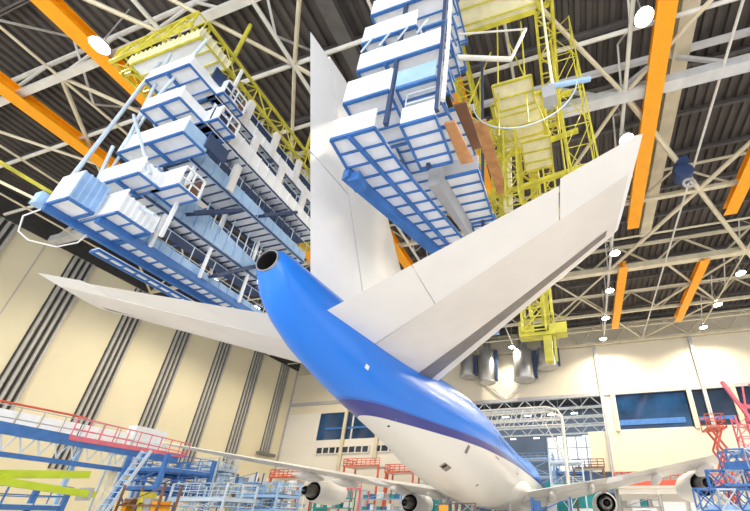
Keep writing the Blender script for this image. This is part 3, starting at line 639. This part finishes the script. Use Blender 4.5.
for (x0, y0, z0, x1, y1, z1) in ((4.2, 5, 20, 6.2, 5.5, 28.4), (6.2, 5.5, 19, 4.4, 6, 28.4), (6.8, 4, 18, 6.9, 4.2, 28.4), (8.2, 4.4, 19, 8.3, 4.4, 28.4), (9.2, 5, 18.5, 7.4, 5.2, 28.4), (5.2, 7, 17, 5.1, 7, 28.4), (9.8, 8, 18, 9.9, 8, 28.4), (4.0, 9, 22, 6.4, 9.4, 18)):
    MB().tube((x0, y0, z0), (x1, y1, z1), .045, 6).build('rod', YEL, yc)
deck(yc, rect(6.6, 8.6, 3.6, 5.0), 21.4, .7, YELP, YEL); deck(yc, rect(7.6, 9.2, 6.4, 8.4), 20.4, .7, YELP, YEL)
MB().tube((9.5, 3.6, 18.6), (9.6, 3.6, 28.4), .07, 6).build('rod', YELP, yc)
# cream curved boom and frame in front of the crane
bm_ = thing('jib_crane', (5, 3, 20), 'cream tubular hoist arm in front of the right yellow crane', 'arm')
MB().tube((5.9, .2, 17.9), (7.9, 1.2, 18.6), .1).build('lower_arm', STL, bm_); MB().tube((7.9, 1.2, 18.6), (8.6, 1.6, 21.4), .07).build('upper_arm', STL, bm_); MB().tube((5.9, .2, 19.6), (8.6, 1.6, 21.4), .04).build('stay', STL, bm_)
pts = []
for k in range(15):
    a = math.pi*(1.0+k/14*.95); pts.append((8.2+2.3*math.cos(a), 2.6, 18.6+2.4*math.sin(a)))
MB().path(pts, .03).build('cable', RAILW, bm_)
MB().tube((9.3, 3.2, 19.4), (11.2, 3.6, 19.8), .12).build('signal_bar', LBL, bm_); MB().box(9.0, 9.6, 3, 3.5, 18.4, 19.2).build('winch', GRY, bm_)
# blue winch unit below the roof on the right
tw = thing('hoist_motor', (20.8, 20.5, 29), 'dark blue hoist motor hanging from the roof right of the stabiliser tip', 'motor')
MB().lathe([(0, .5), (.1, .8), (1.1, .8), (1.2, .5)], (20.8, 20.2, 30.2), 20, 'y', True).build('drum', DKB, tw, True); MB().box(20.3, 21.3, 20, 21.6, 30.9, 31.6).build('bracket', DKB, tw)
MB().lathe([(0, .55), (0, .35), (.15, .35), (.15, .55), (0, .55)], (20.9, 20.4, 28.7), 18, 'y').build('hook_ring', GRY, tw)
# ------------------------------------------------------------ ducts on the far wall
for i, (x, z, r, l) in enumerate(((-10.1, 28.2, 1.45, 4.2), (-6.3, 27.8, 1.55, 6.4), (.7, 27.3, 1.9, 5.6), (5.0, 28.3, 1.8, 3.6))):
    t = thing('ventilation_duct', (x, 56, z-l/2), ['grey drum shaped air duct farthest left on the far wall', 'tall grey drum shaped air duct, second from the left on the far wall', 'shiny grey drum shaped air duct right of the small lamp', 'grey drum shaped air duct behind the yellow mast'][i], 'duct', 'drum air ducts on the far wall')
    MB().lathe([(-l/2, r*.98), (-l/2+.1, r), (l/2-.1, r), (l/2, r*.98)], (x, 57, z), 28, 'z', True).build('drum', DUC, t, True)
    MB().lathe([(-l/2-.02, r+.03), (-l/2-.02, r+.08), (-l/2+.2, r+.08), (-l/2+.2, r+.03)], (x, 57, z), 28, 'z').build('rim', GRY, t, True)
    MB().tube((x, 57, z+l/2), (x, 57, 35.6), r*.45, 12).build('riser', DUC, t, True)
    MB().box(x+r+.05, x+r+.5, 56.6, 57.4, z-l/2+.2, z+l/2).build('bracket', DKB, t)
tag(B(-7, -2.6, 50, 51.5, 31.5, 33.2).box(-6.9, -6.7, 50.5, 50.7, 33.2, 35.5).box(-2.9, -2.7, 50.5, 50.7, 33.2, 35.5).build('air_unit', LBL), 'light blue air unit box under the roof above the ducts', 'box')
# ------------------------------------------------------------ gantry dock round the forward fuselage
def post_frame(name, x0, x1, y0, y1, levels, mt, deckmt, label, cat, r=.12, group=None, braces=True, railmt=None):
    t = thing(name, ((x0+x1)/2, (y0+y1)/2, 0), label, cat, group); top = levels[-1]
    for x in (x0, x1):
        for y in (y0, y1): MB().beam((x, y, 0), (x, y, top+1.1), r*2, r*2).build('post', mt, t)
    for z in levels:
        p = B(x0, x1, y0, y1, z, z+.12).build('deck', deckmt, t)
        g = MB()
        for y in (y0, y1): g.beam((x0, y, z-.08), (x1, y, z-.08), r*1.4, .25)
        for x in (x0, x1): g.beam((x, y0, z-.08), (x, y1, z-.08), r*1.4, .25)
        g.build('deck_frame', mt, p); rail(p, [(x0, y0), (x1, y0), (x1, y1), (x0, y1), (x0, y0)], z, 1.1, railmt or mt, 1.5, .035)
    if braces:
        zz = [0]+list(levels)
        for a, b in zip(zz, zz[1:]):
            MB().tube((x0, y0, a), (x1, y0, b-.1), r*.5, 5).build('diagonal', mt, t); MB().tube((x1, y0, a), (x0, y0, b-.1), r*.5, 5).build('diagonal', mt, t)
    return t
g = thing('gantry_frame', (4, 50, 0), 'tall white tubular gantry frame arching over the forward fuselage', 'frame')
for x in (-9, 6.9):
    for y in (47, 50): MB().tube((x, y, 0), (x, y, 15.2), .2).build('post', STL, g)
    for k in range(6): MB().tube((x, 47, 2.3*k+1), (x, 50, 2.3*k+3.3), .07, 5).build('diagonal', STL, g)
for y in (47, 50):
    MB().path([(6.9, y, 15.2), (6.4, y, 16), (4.8, y, 16.6), (-7, y, 16.6), (-8.6, y, 16), (-9, y, 15.2)], .16).build('top_rail', STL, g)
    MB().tube((-8.5, y, 14.6), (6.9, y, 14.6), .12).build('lower_rail', STL, g)
    for k in range(10): MB().tube((-8+k*1.48, y, 14.6), (-7.3+k*1.48, y, 16.6), .07, 5).build('diagonal', STL, g)
for k in range(5): MB().tube((4.5, 47, 14.4-k*.1), (6.6, 47, 9+k*.3), .05, 5).build('diagonal', STL, g)
t = post_frame('side_dock', 4.4, 9, 50.8, 53.6, (6.2, 9.4), RAILW, DWH, 'blue and white two level dock beside the right of the fuselage ahead of the wing', 'platform', .1)
for i in range(8):
    x = 4.6+random.random()*3; z = 5.4 if i < 4 else 8.1
    c = 'blue'
# next hall trusses and hanging lamps
for k in range(6):
    y = 66+7*k
    truss('next_hall_girder', (-29.88, y, 26-.5*k), (39.88, y, 26-.5*k), 2.6, 14, .22, .12, STL, 'white lattice girder in the next hall, %s beyond the tall opening' % ['first', 'second', 'third', 'fourth', 'fifth', 'sixth'][k], 'girder', 'girders of the next hall')
NTH = ['leftmost', 'second from left', 'middle', 'second from right', 'rightmost']
for k in range(5):
    for (x, y, z, nm) in ((-12+5*k, 75, 22.5, 'nearer'), (-14+6*k, 90, 20.5, 'deeper')):
        t = thing('strip_light', (x+.7, y+.2, z), 'small white strip light in the next hall, %s of the %s row' % (NTH[k], nm), 'lamp', 'strip lights of the next hall')
        MB().box(x, x+1.4, y, y+.4, z, z+.2).build('tube', FLUO, t); MB().tube((x+.7, y+.2, z+.2), (x+.7, y+.2, 33.6), .04, 5).build('cord', GRY, t)
l = area('next_hall_light', (4, 85, 32), (0, 0, 0), 50, 40, 9000, (.9, .95, 1))
for (x0, x1, y0, y1, lv, mt_, dm_, lb) in ((-4, 3.5, 72, 76, (6, 9.5, 13), LBL, DWH, 'pale blue three level dock in the next hall behind the nose'), (10.5, 17, 74, 78, (7, 11), RAILW, LBL, 'pale two level dock in the next hall, right of the gantry'), (4.5, 9.5, 66, 69, (6.5, 9.6), BLU, DWH, 'blue two level dock in the next hall beside the gantry'), (-18, -8, 68, 72, (8, 12), STL, DWH, 'cream two level dock in the next hall, left of the nose')):
    post_frame('nose_dock', x0, x1, y0, y1, lv, mt_, dm_, lb, 'platform', .16)
# ------------------------------------------------------------ left wing dock
wd = thing('wing_dock', (-28.5, 12, 0), 'long blue elevated walkway with white side panels on the left', 'platform')
d = B(-29.6, -28, 1, 20.4, 6.6, 6.75).build('deck', DWH, wd)
MB().beam((-28, 1, 6.85), (-28, 20.4, 6.35), .22, .75).build('edge_beam', BLU, d)
MB().beam((-28.2, 1, 5.2), (-28.2, 20.4, 4.9), .2, .32).build('lower_beam', BLU, d)
for k in range(12): MB().box(-29.55, -29.5, 1.2+k*1.3, 1.2+k*1.3+1.2, 7.0, 8.1).build('side_panel', DWH, wd)
rail(d, [(-29.5, 1), (-29.5, 17)], 6.75, 1.65, GRY, 1.3, .04)
for k in range(19):
    y = 1.5+k*1; MB().tube((-28.2, y, 5.3), (-28.2, y+.5, 6.5), .05, 5).build('diagonal', RAILW, wd); MB().tube((-28.2, y+.5, 6.5), (-28.2, y+1, 5.3), .05, 5).build('diagonal', RAILW, wd)
for y in (3, 8, 13, 18): MB().beam((-28.7, y, 0), (-28.7, y, 6.6), .25, .25).build('post', LBL, wd)
# red railings on the walkway
pr = thing('red_railing', (-28, 13, 7), 'pink red safety railing along the end of the left walkway', 'railing')
for y in [11.6+k*.95 for k in range(11)]: MB().tube((-27.9, y, 6.6), (-27.9, y, 8.25-.03*(y-11)), .045, 5).build('post', PNK, pr)
for z in (7.4, 8.25): MB().tube((-27.9, 11.6, z), (-27.9, 21.1, z-.35), .05, 5).build('rail', PNK, pr)
MB().box(-27.88, -27.82, 11.6, 21.1, 6.55, 6.9).build('toe_board', PNK, pr)
tag(MB().tube((-29.7, 7.8, 8.6), (-29.7, 13, 8.65), .08).build('red_handrail', RED), 'orange red handrail bar topping the left walkway panels', 'rail')
tag(B(-36, -34.8, 20.2, 23.4, 7.42, 9.9).build('white_cabinet', DWH), 'tall white cabinet standing behind the red railing of the left walkway', 'cabinet')
lk = post_frame('cabinet_stand', -36.4, -34.4, 20, 23.6, (7.28,), RAILW, DWH, 'pale steel stand under the tall white cabinet', 'stand', .08)
# lower blue dock in front of the wing
t = post_frame('wing_stand', -27.6, -23.4, 16, 20.4, (3.6, 5.0), BLU, LBL, 'dark blue stand under the end of the left walkway', 'platform', .14)
t = post_frame('wing_stand', -37, -31.5, 24.4, 28, (3.8, 5.6), BLU, LBL, 'blue two level stand below the left wing tip', 'platform', .14)
t = post_frame('wing_stand', -24.6, -21.6, 4, 9.5, (1.95,), BLU, DWH, 'low white decked stand at the lower left frame corner', 'platform', .12)
post_frame('wing_stand', -23.0, -17.5, 17, 20, (1.7, 2.8), RAILW, LBL, 'pale low two level stand behind the lime boom lift', 'platform', .07)
post_frame('wing_stand', -31, -28.6, 25.4, 28, (3.2, 4.6, 6.2), RAILW, LBL, 'slim pale three level stand between the two blue stands', 'platform', .07)
post_frame('wing_stand', -22.5, -18, 23, 26, (2.2, 3.4), LBL, BLU, 'light blue two level stand left of the left outer engine', 'platform', .08)
post_frame('wing_stand', -44, -39, 33, 37, (3.6, 5.4, 7.0), LBL, DWH, 'light blue three level stand against the left wall under the wing tip', 'platform', .1)
post_frame('wing_stand', -15.5, -11.5, 46, 49, (3.4, 5.2), TEAL, DWH, 'teal two level stand between the left inner engine and the belly', 'platform', .1)
# stair leaning on it
st_ = thing('access_stair', (-24.6, 15, 0), 'pale blue access stair leaning against the left stand', 'stairs')
for x in (-24.9, -24): MB().beam((x, 13.4, 1.2), (x, 15.0, 6.2), .1, .22).build('stringer', RAILW, st_)
for k in range(12): MB().box(-24.9, -24, 13.35+k*.13, 13.55+k*.13, 1.35+k*.42, 1.42+k*.42).build('tread', LBL, st_)
# lime boom lift
bl = thing('boom_lift', (-20, 5, 0), 'lime green folding boom lift at the lower left', 'lift')
MB().beam((-20.2, 2.2, 3.05), (-20, 9.2, 3.72), .35, .42).build('upper_boom', LIM, bl); MB().beam((-19.8, 3, 3.25), (-19.8, 9.8, 2.62), .35, .36).build('lower_boom', LIM, bl)
MB().lathe([(-.3, .22), (.3, .22)], (-20, 5.6, 3.2), 16, 'x', True).build('pivot', LIM, bl); MB().beam((-20, 3, 3.3), (-20, 3, .9), .5, .6).build('turret', LIM, bl)
B(-21.2, -18.8, 1, 5, .5, 1.1).build('chassis', LIM, bl)
for x in (-21.2, -18.8):
    for y in (1.7, 4.3): MB().lathe([(-.2, .2), (-.2, .5), (.2, .5), (.2, .2)], (x, y, .5), 18, 'x').build('wheel', RUB, bl, True)
MB().box(-20.6, -19.6, 9.4, 9.6, 2.3, 3.0).build('cage', GRY, bl)
# ------------------------------------------------------------ right blue truss dock
bt = thing('truss_dock', (17, 15.5, 0), 'light blue lattice truss dock at the lower right corner', 'platform')
def fill_truss(t, x0, z0, x1, z1, y, mt, r=.07):
    g = MB()
    g.tube((x0, y, z0), (x1, y, z0), r).tube((x1, y, z0), (x1, y, z1), r).tube((x1, y, z1), (x0, y, z1), r).tube((x0, y, z1), (x0, y, z0), r).tube((x0, y, z0), (x1, y, z1), r*.7).tube((x0, y, z1), (x1, y, z0), r*.7)
    return g.build('lattice_bay', mt, t)
for k in range(9):
    for j in range(5):
        x = 14.3+k*.85; z = .2+j*.95; lim = 2.0+max(0, (x-13.4))*.85
        if z < lim:
            fill_truss(bt, x, z, x+.85, z+.95, 15+.8*(j % 2), BLU if (k+j) % 2 == 0 else RAILW, .045)
            fill_truss(bt, x+.3, z+.2, x+1.15, z+1.15, 17.2, LBL if (k+j) % 2 else BLU, .045)
MB().prism([(15.6, 15), (22, 15), (22, 18), (15.6, 18)], 3.2, 3.32).build('deck', BLU, bt); MB().prism([(17.0, 15), (22, 15), (22, 18), (17, 18)], 4.9, 5.05).build('deck', LBL, bt)
MB().beam((15.9, 15.4, 4.2), (22, 15.4, 4.5), .12, .35).build('edge_beam', BLU, bt)
MB().beam((14.6, 15.2, 2.2), (22, 15.2, 2.4), .12, .3).build('edge_beam', LBL, bt)
def scissor(t, x, y, z0, z1, w_, n, mt, r=.09):
    h = (z1-z0)/n
    for k in range(n):
        for yy in (y, y+1): 
            MB().beam((x, yy, z0+k*h), (x+w_, yy, z0+(k+1)*h), r, r*1.6).build('scissor_arm', mt, t); MB().beam((x+w_, yy+.1, z0+k*h), (x, yy+.1, z0+(k+1)*h), r, r*1.6).build('scissor_arm', mt, t)
def slift(x, y, w_, z1, mt, lb, tilt=0):
    t = thing('scissor_lift', (x+w_/2, y+.5, 0), lb, 'lift'); B(x-.2, x+w_+.2, y-.1, y+1.2, .3, .9).build('chassis', mt, t)
    scissor(t, x, y, .9, z1, w_, max(2, int(z1/1.6)), mt)
    p = B(x-.3, x+w_+.3, y-.2, y+1.3, z1, z1+.15).build('platform', mt, t); rail(p, rect(x-.3, x+w_+.3, y-.2, y+1.3), z1, 1.1, mt, .8, .04)
    for xx in (x, x+w_): MB().lathe([(-.15, .1), (-.15, .35), (.15, .35), (.15, .1)], (xx, y-.2, .35), 16, 'y').build('wheel', RUB, t, True)
    return t
slift(18.7, 25, .7, 8.0, RED, 'red scissor lift raised below the dark far windows')
pk = thing('boom_lift', (19, 20, 0), 'pink red lattice lift rising above the blue truss dock', 'lift')
lattice_mast(pk, 18.8, 19.5, 0, 7.6, .4, PNK, .045, .7)
for a, b, r_ in (((18.2, 19, 9.8), (19.2, 19.1, 7.2), .16), ((19.2, 19.1, 7.2), (21.2, 19.4, 9.6), .16), ((18.9, 19.4, 8.3), (21.2, 19.4, 7.7), .17), ((20.6, 19.2, 7.2), (19.8, 19.2, 9.6), .14)):
    MB().beam(a, b, r_, r_*1.3).build('boom', PNK, pk)
for k in range(4): MB().tube((19+.55*k, 19.1, 7.2), (19.3+.55*k, 19.1, 9.4), .06).build('brace', PNK, pk)
# red fascia gallery on the right below the wing
gl = thing('gallery', (20, 57, 8), 'orange red fronted gallery along the lower right far wall', 'gallery')
B(13.6, 30, 56.5, 60, 6.2, 6.5).build('floor_slab', WHITEW, gl); rail(gl, [(13.6, 56.5), (30, 56.5)], 7.3, 1.1, RED, 1.1, .07)
B(13.6, 30, 56.4, 56.6, 6.5, 7.2).build('fascia', RED, gl)
B(14, 30, 57, 59.5, 5.4, 6.2).build('soffit_lights', WHITEW, gl)
for x in (14, 19.3, 24.6, 29.9): MB().beam((x, 57, 0), (x, 57, 6.2), .3, .3).build('post', WHITEW, gl)
for i, x in enumerate((15.5, 19.5, 23.5)):
    o = tag(B(x, x+3.4, 58.5, 59.4, .1, 4.4).build('storage_cabinet', DWH), ['white storage cabinet under the gallery, nearest the opening', 'white storage cabinet in the middle under the gallery', 'white storage cabinet under the gallery, farthest right'][i], 'cabinet', 'cabinets under the gallery')
tag(B(3, 11.5, 57, 58, 0, 7.2).build('teal_partition', TEAL), 'teal partition wall standing right of the fuselage behind the inner engine', 'partition')
tag(B(6.2, 9.8, 56.8, 56.95, 2.5, 3.4).build('partition_window', DWH), 'white window strip fixed on the teal partition', 'window')
tag(B(-20, -15.2, 57, 58, 0, 7.0).build('teal_partition', TEAL), 'teal partition seen left of the fuselage under the left inner engine', 'partition')
tag(B(-34, -31.5, 50, 51, 0, 8.2).build('teal_partition', TEAL), 'teal partition just right of the left outer engine', 'partition')
# red mezzanines left of the fuselage
def mezz(x0, x1, y0, y1, z, lb, mt=RED, dm=WHITEW):
    t = thing('mezzanine', ((x0+x1)/2, (y0+y1)/2, 0), lb, 'platform')
    p = B(x0, x1, y0, y1, z, z+.15).build('deck', dm, t); B(x0, x1, y0-.06, y0, z, z+.3).build('fascia', mt, p)
    rail(p, [(x0, y0), (x1, y0)], z+.15, 1.2, mt, .9, .07, 3); rail(p, [(x0, y0), (x0, y1)], z+.15, 1.2, mt, .9, .07)
    for x in (x0+.2, x1-.2):
        for y in (y0+.2, y1-.2): MB().beam((x, y, 0), (x, y, z), .25, .25).build('post', mt if dm is WHITEW else BLU, p)
    return t
mezz(-40.5, -34.5, 46, 50, 7.3, 'red fronted platform left of the left outer engine')
mezz(-31, -24, 52, 56, 9.6, 'red railed platform between the left engines, the higher one')
mezz(-30, -24.5, 48, 51, 5.6, 'red railed platform between the left engines, the lower one', PNK)
mezz(-23.4, -18, 53, 56, 8.6, 'red railed platform just left of the white belly')
mezz(7.5, 12.2, 54.4, 57, 8.8, 'brown red railed platform in the opening behind the inner right engine', BRN)
# orange sign box stand under the belly
ob = thing('gear_stand', (1.0, 20, 0), 'brown framed stand with an orange square panel under the belly', 'stand')
g = MB()
for x in (-.9, .35, 1.7): g.beam((x, 19, 0), (x, 19, 2.55), .09)
g.beam((-.9, 19, 2.55), (1.7, 19, 2.55), .09).build('frame', BRN, ob); B(-.85, -.2, 18.9, 18.95, 1.75, 2.45).build('orange_panel', ORG, ob); B(-.9, 1.7, 19, 20.5, 1.6, 1.66).build('shelf', BRN, ob)
# ------------------------------------------------------------ floor clutter: racks and stands with crates
def rack(x, y, w_, levels, mt, lb):
    t = thing('storage_rack', (x, y, 0), lb, 'rack'); top = levels[-1]
    for xx in (x-w_/2, x+w_/2):
        for yy in (y-.6, y+.6): MB().beam((xx, yy, 0), (xx, yy, top+1.3), .12).build('post', mt, t)
    for z in levels: B(x-w_/2, x+w_/2, y-.6, y+.6, z, z+.1).build('shelf', mt, t)
    MB().tube((x-w_/2, y-.6, levels[-1]), (x+w_/2, y-.6, levels[-1]+1.2), .04, 5).build('brace', mt, t)
    return t
names = {'white': 'white', 'blue': 'blue', 'light blue': 'light blue', 'teal': 'teal', 'red': 'red', 'yellow': 'yellow', 'orange': 'orange', 'grey': 'grey', 'brown': 'brown'}
def crates(x, y, w_, levels, cols, where):
    n = 0
    for zi, z in enumerate(levels):
        xx = x-w_/2+.15; m = -1
        while xx < x+w_/2-.4:
            bw = .35+random.random()*.45; h = .3+random.random()*.55
            if xx+bw > x+w_/2-.1: break
            c = cols[n % len(cols)]; n += 1; m += 1
            t = thing('crate', (xx+bw/2, y, z+.1), '%s crate, %s from left, %s shelf of the %s' % (c, ['first', 'second', 'third', 'fourth', 'fifth', 'sixth', 'seventh', 'eighth', 'ninth', 'tenth', 'eleventh', 'twelfth', 'thirteenth', 'fourteenth', 'fifteenth'][m], ['lowest', 'middle', 'upper'][zi] if zi < len(levels)-1 else 'top', where), 'crate', '%s crates on the %s' % (c, where))
            B(xx, xx+bw, y-.4, y+.4, z+.1, z+.1+h).build('body', PAL[c], t); B(xx-.02, xx+bw+.02, y-.42, y+.42, z+.1+h, z+.17+h).build('lid', PAL[c] if n % 2 else GRY, t)
            xx += bw+.08+.5*(random.random() < .3)
RK = [(-33, 33, 6, (2.6, 4, 5.3), BLU, ['white', 'blue', 'light blue', 'grey'], ('blue rack below the left wing tip', 'blue wing tip rack')),
      (-27, 30, 6, (2.6, 4), LBL, ['light blue', 'white', 'grey', 'blue'], ('light blue rack left of the left outer engine', 'light blue rack by outer engine')),
      (-24.5, 27, 5, (2, 3.2), YEL, ['grey', 'yellow', 'brown', 'white'], ('yellow rack under the left wing', 'yellow rack')),
      (-40, 40, 7, (3, 4.6, 6), DWH, ['white', 'grey', 'white', 'brown'], ('white rack in front of the left wall', 'white rack by the left wall')),
      (-33, 42, 7, (2.8, 4.2, 5.6), DWH, ['grey', 'white', 'grey', 'light blue'], ('white rack behind the left outer engine', 'white rack behind outer engine')),
      (-25, 42, 6, (2.8, 4), TEAL, ['teal', 'white', 'grey'], ('teal rack between the left engines', 'teal rack')),
      (-18.5, 44, 6, (2.6, 4), LBL, ['teal', 'blue', 'white', 'grey'], ('light blue rack left of the left inner engine', 'pale rack by inner engine')),
      (-8.5, 51, 5, (2.4, 3.8), BLU, ['teal', 'blue', 'grey'], ('blue rack beside the belly', 'blue belly rack')),
      (6.2, 25.5, 3.0, (1.2, 2.0), BLU, ['blue', 'grey', 'teal', 'light blue'], ('blue rack under the right wing root', 'blue wing root rack')),
      (14.6, 40, 4, (1.8, 3.0), GRY, ['white', 'teal', 'grey'], ('grey rack right of the inner engine', 'grey rack')),
      (-19.6, 13, 3.6, (1.5, 2.1), BRN, ['orange', 'brown', 'yellow', 'grey'], ('brown rack beside the lime boom lift', 'brown rack'))]
for x, y, w_, lv, mt, cols, wh in RK:
    rack(x, y, w_, lv, mt, 'open ' + wh[0] + ' loaded with crates'); crates(x, y, w_, lv, cols, wh[1])
